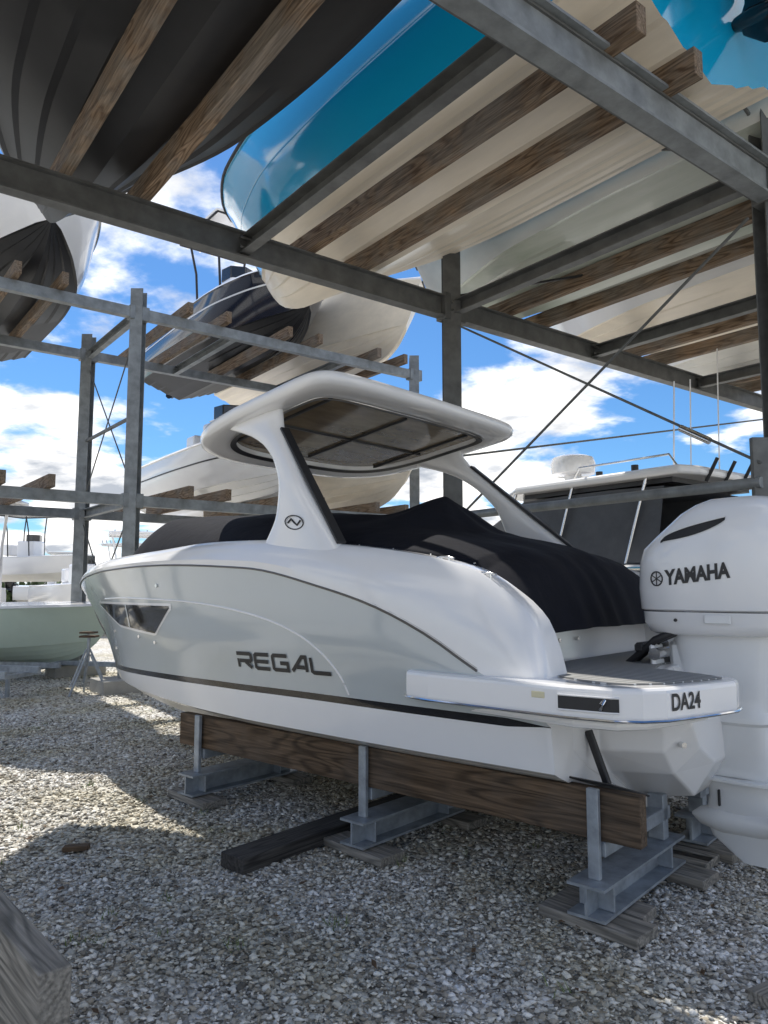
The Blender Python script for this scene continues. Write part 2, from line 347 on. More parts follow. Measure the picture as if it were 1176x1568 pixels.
for sg in (1,-1):
    tube('rub_rail',[(s,sg*(trb(s)+.001),zrb(s)) for s in np.linspace(.83,7.38,60)],.008,rubm,boat,6)
    tube('rub_rail_upper_strip',[(s,sg*(trb(s)-.003),zrb(s)+.014) for s in np.linspace(.83,7.38,60)],.005,chrome,boat,6)  # thin stainless strip, second line of the double rub moulding
cre=[(5.3,1.50),(4.6,1.515),(3.6,1.505),(3.0,1.47),(2.5,1.40),(2.15,1.30),(1.93,1.17),(1.83,1.05),(1.80,.96)]
cs=pchip(list(range(len(cre))),[c[0] for c in cre]); cz=pchip(list(range(len(cre))),[c[1] for c in cre])
tube('styling_crease',[on_hull(cs(q),cz(q),-.003) for q in np.linspace(0,8,60)],.009,gel,boat,8)
topz=lin([3.72,5.6],[1.462,1.452]); botz=lin([3.70,4.05,4.95,5.62],[1.455,1.235,1.27,1.445])
def hwin(name,grow,off,mat,s0=3.72,s1=5.6):
    rows=[]
    for s in np.linspace(s0-grow,s1+grow,40):
        zt_,zb_=topz(s)+grow*.6,botz(s)-grow*.6
        if zb_>zt_-.004: zb_=zt_-.004
        rows.append([on_hull(s,zb_+(zt_-zb_)*f,off) for f in np.linspace(0,1,7)])
    V,F=loft(rows,False); mesh_obj(name,V,F,mat,parent=boat,smooth=True,recalc=False)
hwin('window_surround',.035,.003,gel); hwin('hull_window',0,.007,glass)
hwin('window_divider',0,.010,gelgrey,4.62,4.66)
RG=[(1,[[(0,0),(0,.62)],[(-.08,1),(.92,1),(1,.9),(1,.58),(.92,.48),(.12,.48)],[(.55,.42),(1.0,0)]]),
    (1,[[(1,1),(.1,1),(0,.9),(0,.1),(.1,0),(1,0)],[(.1,.5),(.95,.5)]]),
    (1,[[(1,1),(.1,1),(0,.9),(0,.1),(.1,0),(1,0),(1,.48),(.5,.48)]]),
    (1,[[(0,0),(.72,1),(.95,1),(.95,0)],[(.32,.30),(.86,.30)]]),
    (1.15,[[(0,1),(0,.1),(.1,0),(1,0)]])]
V,F,W=stroke_letters(RG,.147,.094,.042,.026)
mesh_obj('hull_lettering',[on_hull(2.375-x,1.115+y+.02*x,.006+.0015*l) for x,y,l in V],F,blackm,parent=boat,recalc=False)
for s,z in ((4.45,1.19),(4.1,1.16),(5.2,1.2),(3.9,1.62),(5.35,1.03)):
    p=Vector(on_hull(s,z,0)); tube('thru_hull_fitting',[p,p+Vector((0,.012,0))],.014,chrome,boat,10)
for s in (4.6,4.75,4.9): tube('deck_fitting',[(s-.02,ttp(s)-.0,ztp(s)-.03),(s+.03,ttp(s)+.01,ztp(s)-.035)],.014,chrome,boat,8)
for s in (1.10,.84):
    y=ttp(s)-.02; z=ztp(s)-.015
    tube('cleat',[(s-.06,y,z+.018),(s-.03,y,z+.026),(s+.03,y,z+.030),(s+.06,y,z+.026)],.007,chrome,boat,8)
    for d in (-.025,.025): tube('cleat_leg',[(s+d,y,z-.01),(s+d,y,z+.026)],.007,chrome,boat,8)
# swim platform
half=[(1.33,1.28),(1.27,1.345),(1.1,1.375),(.3,1.385),(.08,1.35),(-.03,1.28),(-.10,1.18),(-.20,.88),(-.25,.68),(-.235,.58),(-.12,.50),(.18,.40),(.22,.2)]
out=half+[(x,-y) for x,y in reversed(half)]+[(.84,-.9),(.84,.9)]
prism('swim_platform',out,1.0,1.155,gel,boat,bev=.025,seg=3)
low=[(1.2,1.22),(.3,1.31),(.1,1.27),(0,1.15),(-.08,.88),(-.12,.68),(.22,.45)]
prism('platform_underside',low+[(x,-y) for x,y in reversed(low)],.95,1.002,gel,boat,bev=.02)
tube('platform_trim',[(x+(-.004 if y<1.2 else 0),y+.004,1.010) for x,y in half[:10]],.007,chrome,boat,6)
teak=bpy.data.materials.new('teak_mat'); teak.use_nodes=True; nt=teak.node_tree; N=nt.nodes; Lk=nt.links; b=N['Principled BSDF']; b.inputs['Roughness'].default_value=.7
tc=N.new('ShaderNodeTexCoord'); sp=N.new('ShaderNodeSeparateXYZ'); Lk.new(tc.outputs['Object'],sp.inputs[0])
q=N.new('ShaderNodeMath'); q.operation='MULTIPLY'; q.inputs[1].default_value=17; Lk.new(sp.outputs[1],q.inputs[0])
q2=N.new('ShaderNodeMath'); q2.operation='FRACT'; Lk.new(q.outputs[0],q2.inputs[0])
q3=N.new('ShaderNodeMath'); q3.operation='GREATER_THAN'; q3.inputs[1].default_value=.16; Lk.new(q2.outputs[0],q3.inputs[0])
mx=N.new('ShaderNodeMix'); mx.data_type='RGBA'; mx.inputs[6].default_value=(.62,.62,.6,1); mx.inputs[7].default_value=(.20,.20,.195,1); Lk.new(q3.outputs[0],mx.inputs[0]); Lk.new(mx.outputs[2],b.inputs['Base Color'])
tk=[(.80,1.0),(.45,1.13),(.2,1.25),(.06,1.20),(-.04,1.08),(-.14,.82),(-.18,.66),(-.06,.57),(.24,.45),(.30,.2)]
prism('platform_deck_mat',tk+[(x,-y) for x,y in reversed(tk)],1.156,1.163,teak,boat)
V=[];F=[]
pl=[(.33,1.3845),(.30,1.385),(.19,1.3675),(.09,1.3516),(.055,1.335)]
for zz_ in (1.048,1.108):
    V+=[(x-.001,y+.0045,zz_) for x,y in pl]
F=[(i,i+1,i+6,i+5) for i in range(4)]
mesh_obj('platform_slot',V,F,blackm,parent=boat,recalc=False)
for zz_ in (1.044,1.112): tube('slot_lip',[(x,y+.004,zz_) for x,y in pl],.0055,gel,boat,6)
tube('slot_handle',[(.13,1.362,1.058),(.12,1.378,1.085),(.11,1.362,1.10)],.010,chrome,boat)
bar('warning_label',(.47,1.3845,1.10),(.40,1.3845,1.10),.004,.03,new_mat('label',(.75,.68,.45),.5),boat)
V,F=text_mesh('DA24',.105,.0025,.80)
a=Vector((-.10,1.18,0)); b_=Vector((-.20,.88,0)); X=(b_-a).normalized(); Z=Vector((0,0,1)); Nn=X.cross(Z)
c0=a.lerp(b_,.40)+Nn*.004+Z*1.085
mesh_obj('stern_code_lettering',[c0+X*x+Z*y for x,y in V],F,blackm,parent=boat,recalc=False)
def pod(name,rows,mat,bev=.018):
    rings=[]
    for s,hw,z0,z1,kz_ in rows:
        rings.append([(s,hw,z1),(s,hw*1.0,z0+.16),(s,hw*.82,z0+.03),(s,.25,kz_),(s,-.25,kz_),(s,-hw*.82,z0+.03),(s,-hw,z0+.16),(s,-hw,z1)])
    V,F=loft(rings,True,True,True); o=mesh_obj(name,V,F,mat,parent=boat)
    m=o.modifiers.new('b','BEVEL'); m.width=bev; m.segments=2; m.limit_method='ANGLE'; m.angle_limit=R(15)
pod('transom_pod',[(.62,1.06,.60,1.0,.36),(.46,1.0,.62,1.0,.40),(.44,.74,.58,1.0,.40),(.12,.66,.60,1.0,.46),(.0,.58,.74,1.0,.66)],gel)
bar('trim_tab',(.35,1.05,.655),(.33,.66,.53),.26,.010,blackm,boat)
bar('trim_tab_ram',(.34,.86,.60),(.44,.86,.86),.035,.035,blackm,boat)
tube('drain_fitting',[(.06,.60,.80),(.03,.62,.80)],.016,chrome,boat)
for y in (.1,.35,.6): tube('transom_snap',[(.872,y,1.28),(.860,y,1.28)],.012,chrome,boat)
# cover
cz_c=pchip([.66,.72,.80,.95,1.3,1.65,1.9,2.05,2.3,2.8,3.6,4.25,4.6,4.85,5.05,5.3,5.45],[1.36,1.52,1.68,1.82,1.93,2.02,2.10,2.13,2.15,2.20,2.23,2.26,2.27,2.22,2.10,1.94,1.89])
ce_t=pchip([.66,.8,1.0,1.3,2,3,4,4.6,5.0,5.25,5.45],[.98,1.01,1.05,1.10,1.13,1.13,1.06,.97,.84,.60,.30])
pw=pchip([.66,1,1.8,2.6,3.2,4.2,5.4],[6,4,2.0,2.4,4,5,3.5])
rows=[]
for s in np.linspace(.66,5.45,170):
    te=ce_t(s); row=[]
    ze=min(ztp(s)+.012,cz_c(s)) if s>1 else min(cz_c(s)-.02,ztp(s)-.04)
    for q in np.linspace(-1,1,81):
        a_=abs(q); z=ze+(cz_c(s)-ze)*(1-a_**pw(s))
        dd=math.hypot((s-1.98)/.45,(q*te)/.55); z+=.20*max(0,1-dd)**1.3
        an=math.atan2(q*te,s-1.98); rr=math.hypot(s-1.98,q*te)
        z+=.011*math.sin(9*an+.6)*min(1,rr/.3)*max(0,1-rr/1.5)
        wv=.010*math.sin(5*q+2.1*s)+.006*math.sin(9*q-4*s+1)+.004*math.sin(17*q+6*s)
        z+=wv*(1-a_**6)*(1 if s>.9 else .3)
        xo=0
        if s<1.0: xo=.008*math.sin(19*q+3*math.sin(4*q))*(1-(s-.66)/.34)
        row.append((s+xo,q*te,z))
    row=[(row[0][0],row[0][1]-.012,row[0][2]-.035)]+row+[(row[-1][0],row[-1][1]+.012,row[-1][2]-.035)]
    rows.append(row)
V,F=loft(rows,False); mesh_obj('cockpit_cover',V,F,canvas,parent=boat,smooth=True,sharp=80,recalc=False)
tube('cover_hem',[(s,ce_t(s)+.01,ztp(s)+.004 if s>1 else min(cz_c(s)-.02,ztp(s)-.04)-.02) for s in np.linspace(.7,5.3,60)],.010,canvas,boat,6)
for s in np.arange(1.0,5.1,.27):
    tube('cover_snap',[(s,ce_t(s)+.012,ztp(s)+.006),(s,ce_t(s)+.022,ztp(s)+.004)],.005,chrome,boat,8)
# tower legs
lf=pchip([1.82,1.88,1.95,2.1,2.27,2.45,2.6,2.7,2.78,2.86,2.92],[2.68,2.62,2.57,2.50,2.49,2.56,2.70,2.88,3.12,3.35,3.5])
lr=lin([1.82,1.86,2.27,2.74,2.92],[1.84,1.87,2.22,2.57,2.62])
lt=lin([1.82,2.3,2.92],[1.24,1.20,1.10])
def superring(cx,cy,hx,hy,z,p=3,n=28):
    r=[]
    for k in range(n):
        a=2*math.pi*k/n; c,s_=math.cos(a),math.sin(a)
        r.append((cx+hx*math.copysign(abs(c)**(2/p),c),cy+hy*math.copysign(abs(s_)**(2/p),s_),z))
    return r
for sg in (1,-1):
    sh=lambda z: 0 if sg>0 else -.42*max(0,1-(z-1.82)/1.0)
    rings=[]
    for z in np.linspace(1.82,2.90,28):
        a_,b2=lf(z)+sh(z),lr(z)+sh(z); rings.append(superring((a_+b2)/2,sg*lt(z),(a_-b2)/2,.055,z,3))
    V,F=loft(rings,True,True,True); mesh_obj('tower_leg',V,F,gel,parent=boat,smooth=True,sharp=50)
    bar('tower_leg_trim',(lr(1.88)+sh(1.88)-.008,sg*lt(1.88),1.88),(lr(2.72)+sh(2.72)-.008,sg*lt(2.72),2.72),.07,.022,blackm,boat)
    if sg>0:
        c=Vector((2.27,sg*(lt(2.03)+.06*1.0),2.03))
        pts=[c+Vector((math.cos(a)*.085-.02*math.sin(a),0,math.sin(a)*.042+.02*math.cos(a))) for a in np.linspace(0,6.28,28)]
        tube('tower_emblem_ring',pts,.004,blackm,boat,6)
        tube('tower_emblem_stroke',[c+Vector((.06,0,.0)),c+Vector((.03,0,.025)),c+Vector((0,0,0)),c+Vector((-.03,0,-.02)),c+Vector((-.06,0,.01))],.006,blackm,boat,6)
# hardtop
hz=lambda s: 2.995-.15*(s-2.1)-.04*max(0,s-3.2)**1.5
def hring(sc,dz,inx=0,n=120):
    r=[]
    for k in range(n):
        a=2*math.pi*k/n; c,s_=math.cos(a),math.sin(a)
        p=3.4 if c>0 else 13
        x=math.copysign(abs(c)**(2/p),c); y=math.copysign(abs(s_)**(2/(p if c>0 else 10)),s_)
        scx=1-(1-sc)*1.35
        s=2.96+.92*x*scx+inx; t=1.27*(1-.07*max(x,0))*y*sc
        r.append((s,t,hz(s)+dz+.02*(1-(t/1.25)**2)))
    return r
rings=[hring(.80,.03),hring(.805,-.035),hring(.86,-.050),hring(.93,-.052),hring(.975,-.042),hring(.995,-.022),hring(1.0,.015),hring(.992,.042),hring(.975,.055),hring(.94,.064),hring(.88,.070),hring(.6,.08),hring(.3,.085),hring(.27,.085)]
V,F=loft(rings,True,False,True); mesh_obj('hardtop',V,F,gel,parent=boat,smooth=True,sharp=45)
V=hring(.81,.0); mesh_obj('hardtop_sunroof',V,[tuple(range(len(V)))],new_mat('sunroof_glass',(.36,.28,.18),.08,coat=.8,var=.45,vscale=3.5,stretch=(2.2,.6,1)),parent=boat)
V,F=loft([hring(.795,-.045),hring(.83,-.055)],True); mesh_obj('sunroof_gasket',V,F,blackm,parent=boat,recalc=False)
bar('sunroof_bar',(2.98,-.95,hz(2.98)+.005),(2.98,.95,hz(2.98)+.005),.035,.025,blackm,boat)
for y in (-.85,.0,.85): bar('sunroof_track',(2.36,y,hz(2.36)+.002),(3.5,y,hz(3.5)+.002),.025,.022,blackm,boat)
for y in (-.3,.3): tube('hardtop_light',[(2.20,y,hz(2.20)-.01),(2.20,y,hz(2.20)-.030)],.018,chrome,boat)

# ------------------------------------------------------------ outboard
def outboard(name,M,cm,lm,detail=True,trimc=blackm):
    ob=empty(name,M)
    metal=chrome if detail else blackm
    rows=[(1.335,.04,.32,.20),(1.35,.02,.37,.235),(1.40,.02,.40,.255),(1.465,.015,.41,.268)]
    V,F=loft([superring(c,0,a,b,z,3.6,40) for z,c,a,b in rows],True,True,True); mesh_obj('lower_cowl',V,F,cm,parent=ob,smooth=True,sharp=50)
    rows=[(1.472,.015,.405,.262),(1.48,.015,.42,.275),(1.6,.012,.43,.29),(1.75,.005,.425,.293),(1.83,-.005,.41,.288),(1.90,-.04,.37,.278),(1.97,-.075,.325,.26),(2.03,-.10,.285,.235),(2.08,-.12,.225,.195),(2.11,-.13,.16,.14),(2.12,-.14,.08,.07),(2.122,-.14,.01,.01)]
    cw=rows
    V,F=loft([superring(c,0,a,b,z,3.6,56) for z,c,a,b in rows],True,True,True); mesh_obj('cowl',V,F,cm,parent=ob,smooth=True,sharp=50)
    def cowl(s,z):
        zs=[r[0] for r in cw]; c=np.interp(z,zs,[r[1] for r in cw]); a=np.interp(z,zs,[r[2] for r in cw]); b=np.interp(z,zs,[r[3] for r in cw])
        return b*max(0,1-abs((s-c)/a)**3.6)**(1/3.6)
    rows=[(1.36,.0,.28,.16),(1.2,-.0,.25,.14),(1.0,-.02,.215,.125),(.92,-.02,.21,.12),(.90,-.02,.225,.13),(.86,-.02,.225,.13),(.84,-.02,.20,.105),(.62,-.04,.19,.075),(.56,-.05,.19,.06),(.54,-.05,.19,.05)]
    V,F=loft([superring(c,0,a,b,z,3.2,32) for z,c,a,b in rows],True,True,True); mesh_obj('midsection',V,F,lm,parent=ob,smooth=True,sharp=40)
    V,F=loft([superring(-.08,0,.30,.13,z,2.5,32) for z in (.53,.545)],True,True,True); mesh_obj('cavitation_plate',V,F,lm,parent=ob)
    rows=[(.545,-.04,.17,.06),(.42,-.04,.16,.055),(.30,-.03,.18,.05),(.20,-.04,.15,.014),(.08,-.12,.07,.008)]
    V,F=loft([superring(c,0,a,b,z,2.2,24) for z,c,a,b in rows],True,True,True); mesh_obj('gearcase_strut',V,F,lm,parent=ob,smooth=True)
    tube('gearcase_torpedo',[(.22,0,.30),(.17,0,.30),(.05,0,.30),(-.15,0,.30),(-.24,0,.30)],[.01,.05,.075,.07,.055],lm,ob,20)
    tube('propeller_hub',[(-.24,0,.30),(-.36,0,.30)],[.06,.045],metal,ob,16)
    for k in range(3):
        a=k*2.094+.3; ca,sa=math.cos(a),math.sin(a); V=[]
        for rr,wd in ((.04,.05),(.10,.09),(.16,.085),(.20,.02)):
            for q in (-1,1): V.append((-.30+q*wd*.5,rr*ca-q*wd*.8*sa,.30+rr*sa+q*wd*.8*ca))
        mesh_obj('propeller_blade_%d'%k,V,[(0,1,3,2),(2,3,5,4),(4,5,7,6)],metal,parent=ob,smooth=True,recalc=False)
    for y in (-.16,.16): bar('clamp_bracket',(.34,y,1.28),(.30,y,.75),.03,.16,lm if detail else trimc,ob,bev=.02)
    bar('swivel_bracket',(.20,0,1.30),(.18,0,.85),.20,.18,lm,ob,bev=.03)
    tube('tilt_tube',[(.32,-.24,1.22),(.32,.24,1.22)],.035,metal,ob,14)
    for y in (.10,.17): tube('rigging_hose',[(.20,y,1.36),(.32,y+.05,1.30),(.42,y+.02,1.22),(.55,y-.02,1.12),(.7,y-.05,1.05)],.022,blackm,ob,8)
    bar('steering_cylinder',(.42,-.2,1.25),(.42,.22,1.25),.06,.06,blackm,ob,bev=.015)
    if detail:
        V,F=text_mesh('YAMAHA',.115,.005,.95); xs=[v[0] for v in V]; k=.36/(max(xs)-min(xs))
        mesh_obj('cowl_lettering',[(.045-x*k,cowl(.045-x*k,1.68+y+.08*x*k)+.004,1.675+y+.09*x) for x,y in V],F,blackm,parent=ob,recalc=False)
        lc=(.275,1.655)
        pts=[(lc[0]+.036*math.cos(a),cowl(lc[0]+.036*math.cos(a),lc[1])+.004,lc[1]+.040*math.sin(a)) for a in np.linspace(0,6.28,24)]
        tube('emblem_ring',pts,.004,blackm,ob,6)
        for k2 in range(3):
            a=math.pi/2+k2*math.pi/3
            tube('emblem_fork_%d'%k2,[(lc[0]+.034*q*math.cos(a),cowl(lc[0]+.034*q*math.cos(a),lc[1])+.004,lc[1]+.038*q*math.sin(a)) for q in (-1,0,1)],.003,blackm,ob,5)
        top=[];bot=[]
        for f in np.linspace(0,1,20):
            s=.25-.36*f; z=1.875+.115*f**.6; th=.055*math.sin(math.pi*min(1,f*.92+.04))**.6
            top.append((s,cowl(s,z)+.005,z)); z2=z-th; bot.append((s,cowl(s,z2)+.005,z2))
        V,F=loft([top,bot],False); mesh_obj('air_intake',V,F,blackm,parent=ob,recalc=False)
        tube('intake_lip',[(p[0],p[1]+.003,p[2]+.004) for p in top],.005,cm,ob,6)
        bar('cowl_latch',(.02,.272,1.43),(-.12,.272,1.43),.01,.05,lm,ob,bev=.004)
        for z,hh in ((1.42,.05),(.44,.10)):
            tube('drain_hole',[(.18,.262 if z>1 else .045,z),(.18,.27 if z>1 else .05,z)],.01,blackm,ob)
        bar('water_intake',(.05,.056,.38),(.05,.056,.47),.012,.02,blackm,ob)
    return ob
engw=new_mat('outboard_white',(.83,.83,.83),.2,coat=.5,var=.02)
engl=new_mat('outboard_leg_white',(.78,.79,.79),.3,coat=.3,var=.03)
outboard('outboard_motor',MB@Matrix.Translation((0,0,0)),engw,engl)

# ------------------------------------------------------------ boat supports
def support_beam(t,s0,s1): 
    return bar('timber_support_beam',BL(s0,t,.51),BL(s1,t,.51),.075,.235,wood)
support_beam(1.05,.08,3.78); support_beam(-1.05,.08,3.78)
bar('timber_support_beam',BL(.35,-.35,.42),BL(.35,-1.0,.42),.09,.22,woodd)
for s in (.30,1.80,3.50):
    for sg in (1,-1):
        M=MB@Matrix.Translation((s,0,0)); st=empty('boat_stand',M)
        bar('base_beam',(0,sg*1.22,.145),(0,sg*.18,.145),.19,.15,galv,st,'I',th=.014)
        for t in (1.10,.36): 
            bar('web_stiffener',(.0,sg*t,.085),(.0,sg*t,.205),.18,.012,galv,st)
        bar('post',(.0,sg*1.115,.22),(.0,sg*1.115,.64),.06,.030,galv,st)
        bar('post',(.0,sg*.32,.22),(.0,sg*.32,.46),.09,.07,galv,st)
        bar('cross_bar',(.0,sg*1.09,.355),(.0,sg*.25,.355),.09,.07,galv,st)
        for t in (1.12,.25):
            bar('timber_pad',BL(s-.26,sg*t+.02,.036),BL(s+.26,sg*t-.03,.036),.20,.05,woodg)
            if s==.30: bar('timber_pad',BL(s-.18,sg*(t-.21),.034),BL(s+.27,sg*(t-.20),.034),.17,.046,woodg)
bar('fallen_timber',(-.86,4.42,.055),(.22,5.72,.055),.20,.085,woodd)
bar('fallen_timber',(1.45,3.02,.03),(2.3,3.5,.03),.16,.05,woodg)
bar('scrap_wood',(-1.95,4.75,.025),(-1.80,4.77,.03),.06,.03,wood)
bar('timber_support_beam',(-.86,2.08,.48),(-3.4,4.95,.48),.085,.25,woodg)
st=empty('boat_stand',Matrix.Translation((-1.9,3.25,0))@Matrix.Rotation(R(131),4,'Z'))
bar('base_beam',(0,.1,.155),(0,1.2,.155),.2,.17,galv,st,'I'); bar('post',(0,.06,.24),(0,.06,.62),.075,.035,galv,st)

# ------------------------------------------------------------ racks
def rack(name,cols,frames,levels,top,railcs,bunks,colw=.2,mat=steel,beamh=.25,footing=True,bext=(.3,.28),coff=None):
    rk=empty(name)
    for c in cols:
        for fi,r in enumerate(frames):
            cc_=c+(coff[fi] if coff else 0)
            bar('column',CR(cc_,r,0),CR(cc_,r,top),colw,colw*1.1,mat,rk,'I',th=.018)
            if footing: bar('footing',CR(cc_-.45,r,.10),CR(cc_+.45,r,.10),.7,.2,concrete,rk)
            for z in levels: bar('gusset',CR(cc_-.16,r-.0,z-.0),CR(cc_+.16,r-.0,z-.0),.16,beamh+.06,mat,rk)
    for z in levels:
        for r in frames:
            bar('cross_beam',CR(min(cols)-3,r,z),CR(max(cols)+.1,r,z),.13,beamh,mat,rk,'C' if beamh<.2 else 'I',th=.016)
    for z,rc in railcs:
        for c in rc:
            bar('rail',CR(c,frames[0],z),CR(c,frames[-1],z),.10,.16,mat,rk,'C',th=.012)
            for r in (frames[0]+.09,frames[-1]-.09):
                for dz in (-.045,.045): tube('bolt',[CR(c-.075,r,z+dz),CR(c+.075,r,z+dz)],.014,mat,rk,6)
    for z,bc in bunks:
        for c in bc:
            for d in (-.33,.33):
                j=random.uniform(-.05,.05)
                bar('bunk',CR(c+d+j,frames[0]-bext[0],z+beamh/2+.095),CR(c+d-j*.5,frames[-1]+bext[1],z+beamh/2+.095),.10,.19,woodl,rk)
    return rk
Z1=4.8
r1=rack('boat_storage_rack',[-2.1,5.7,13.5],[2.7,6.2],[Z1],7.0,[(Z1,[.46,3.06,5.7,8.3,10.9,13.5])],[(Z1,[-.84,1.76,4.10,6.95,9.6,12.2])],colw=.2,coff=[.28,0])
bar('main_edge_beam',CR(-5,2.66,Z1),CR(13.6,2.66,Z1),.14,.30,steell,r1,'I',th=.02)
for c in (5.7,):
    bar('cross_brace',CR(c,2.75,4.5),CR(c,6.15,2.35),.022,.022,steel,r1)
    bar('cross_brace',CR(c,2.75,2.55),CR(c,6.15,4.62),.022,.022,steel,r1)
    tube('strut',[CR(c,2.75,2.4),CR(c,6.1,2.4)],.045,steell,r1,10)
    tube('turnbuckle',[CR(c,3.15,2.78),CR(c,3.4,2.93)],.03,chrome,r1,10)
    bar('bracket',CR(c+.1,2.72,2.2),CR(c+.1,2.72,2.75),.30,.05,steel,r1)
    bar('knee_brace',CR(c,2.8,5.1),CR(c,5.9,6.6),.03,.03,steel,r1)
bar('cross_brace',CR(5.8,6.25,3.1),CR(13.4,6.25,4.6),.025,.025,steel,r1)
bar('cross_brace',CR(5.8,2.75,5.4),CR(3.2,2.75,6.6),.025,.025,steel,r1)
bar('cross_brace',CR(5.7,6.2,4.95),CR(8.3,2.7,5.2),.025,.025,blackm,r1)

LC=[-1.9,4.05,9.95]; LF=[12.0,14.8]
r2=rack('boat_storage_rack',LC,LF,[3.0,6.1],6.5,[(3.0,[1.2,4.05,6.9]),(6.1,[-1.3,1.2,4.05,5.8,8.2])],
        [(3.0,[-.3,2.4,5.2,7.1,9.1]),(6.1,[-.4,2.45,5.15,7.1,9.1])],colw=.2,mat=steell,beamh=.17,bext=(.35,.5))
for z0,z1 in ((.4,2.9),(3.2,5.9)):
    bar('cross_brace',CR(4.05,LF[0],z0),CR(4.05,LF[1],z1),.02,.02,steel,r2); bar('cross_brace',CR(4.05,LF[0],z1),CR(4.05,LF[1],z0),.02,.02,steel,r2)
bar('strut',CR(4.05,12,4.4),CR(4.05,14.8,4.4),.05,.05,steel,r2)

# ------------------------------------------------------------ stored boats
bsh=pchip([0,.15,.4,.6,.78,.9,.96,1],[.90,.96,1,.97,.80,.50,.26,0])
bch=pchip([0,.4,.6,.78,.88,.94],[.82,.84,.76,.46,.19,0])
kzn=pchip([0,.65,.78,.86,.92,.96,1],[0,0,.03,.13,.34,.6,1])
czn=pchip([0,.5,.75,.88,.94],[.30,.31,.38,.45,.50])
def stored_boat(name,L,B,D,M,bot,side,deck=gel,stripe=None,ttop=False,console=True,engine=None,full=1.0,chw=1.0,cover=None,sband=(.2,.55),tilt=0):
    bt=empty(name,M); X=np.linspace(0,1,44); V=[];F=[];MI=[]; secs=[]
    for u in X:
        k=kzn(u)*D*1.12; tc_=chw*bch(u)*B/2 if u<.94 else 0; zc_=max(czn(u)*D,k) if u<.94 else k; sh=(bsh(u)**full)*B/2; zs=D*(1+.12*u**2)
        zs=max(zs,k)
        P=[(0,k)]
        for f in (.28,.28,.34,.52,.52,.58,.76,.76,.82):
            g={.28:.28,.34:.28,.52:.52,.58:.52,.76:.76,.82:.76}[f]
            P.append((tc_*f,k+(zc_-k)*g-(0.0)))
        P+=[(tc_,zc_),(tc_+.045*(1 if tc_>.1 else 0),zc_+.0)]
        t0=P[-1][0]
        for f in (.18,.30,.5,.75):
            bul=(.07*math.sin(math.pi*f))*(1 if u<.55 else 1-2.6*(u-.55))*B/2.5
            P.append((max(0,t0+(sh-t0)*f+bul*min(1,sh*1.2)),zc_+(zs-zc_)*f))
        P.append((sh,zs)); P.append((sh+.025*min(1,sh*4),zs+.02)); P.append((sh,zs+.06)); P.append((max(sh-.22,0),zs+.07)); P.append((0,zs+.07+.06*min(1,sh)))
        secs.append(P)
    n=len(secs[0])
    for sg in (1,-1):
        o0=len(V)
        for u,P in zip(X,secs): V+=[(u*L,sg*t,z) for t,z in P]
        for i in range(len(X)-1):
            for j in range(n-1):
                F.append((o0+i*n+j,o0+i*n+j+1,o0+(i+1)*n+j+1,o0+(i+1)*n+j))
                MI.append(0 if j<11 else 1 if j<17 else 2)
        F.append(tuple(o0+j for j in range(n))); MI.append(1)
    o=mesh_obj('hull',V,F,[bot,side,deck],MI,smooth=True,sharp=28,parent=bt)
    bm=bmesh.new(); bm.from_mesh(o.data); bmesh.ops.remove_doubles(bm,verts=bm.verts,dist=.0003); bmesh.ops.dissolve_degenerate(bm,edges=bm.edges,dist=.0002)
    bmesh.ops.recalc_face_normals(bm,faces=bm.faces); bm.to_mesh(o.data); bm.free(); o.data.set_sharp_from_angle(angle=R(25))
    if stripe:
        for sg in (1,-1):
            rows=[]
            for u in np.linspace(.05,.97,40):
                i=int(u*43); P=[(a[0]*(1-(u*43-i))+b[0]*(u*43-i),a[1]*(1-(u*43-i))+b[1]*(u*43-i)) for a,b in zip(secs[i],secs[min(i+1,43)])]
                a,b=P[14],P[15]; rows.append([(u*L,sg*(a[0]+(b[0]-a[0])*q+.008),a[1]+(b[1]-a[1])*q) for q in sband])
            V,F=loft(rows,False); mesh_obj('side_stripe',V,F,stripe,parent=bt,smooth=True,recalc=False)
    zt=D+.08
    if console:
        prism('console',[(.40*L,-.4),(.40*L,.4),(.54*L,.35),(.56*L,0),(.54*L,-.35)],zt,zt+.75,deck,bt,bev=.06)
        prism('console_windshield',[(.47*L,-.36),(.47*L,.36),(.52*L,.30),(.54*L,0),(.52*L,-.30)],zt+.75,zt+1.05,glass,bt,bev=.02)
        prism('leaning_post',[(.27*L,-.4),(.27*L,.4),(.34*L,.4),(.34*L,-.4)],zt+.1,zt+.6,deck,bt,bev=.06)
    if ttop:
        for sx in (.34,.52):
            for sg in (1,-1): tube('ttop_leg',[(sx*L,sg*.5,zt),(sx*L-.05,sg*.55,zt+1.2),(sx*L-.1,sg*.7,zt+1.95)],.028,chrome if ttop==1 else ttop,bt)
        tube('ttop_rail',[(.28*L,.8,zt+1.95),(.58*L,.8,zt+1.95),(.58*L,-.8,zt+1.95),(.28*L,-.8,zt+1.95),(.28*L,.8,zt+1.95)],.028,chrome if ttop==1 else ttop,bt)
        prism('ttop_canopy',[(.27*L,-.85),(.27*L,.85),(.57*L,.82),(.60*L,.4),(.60*L,-.4),(.57*L,-.82)],zt+1.98,zt+2.05,deck,bt,bev=.03)
        for k in range(5): tube('rod_holder',[(.27*L,-.6+.3*k,zt+1.95),(.25*L,-.6+.3*k,zt+2.25)],.025,chrome,bt)
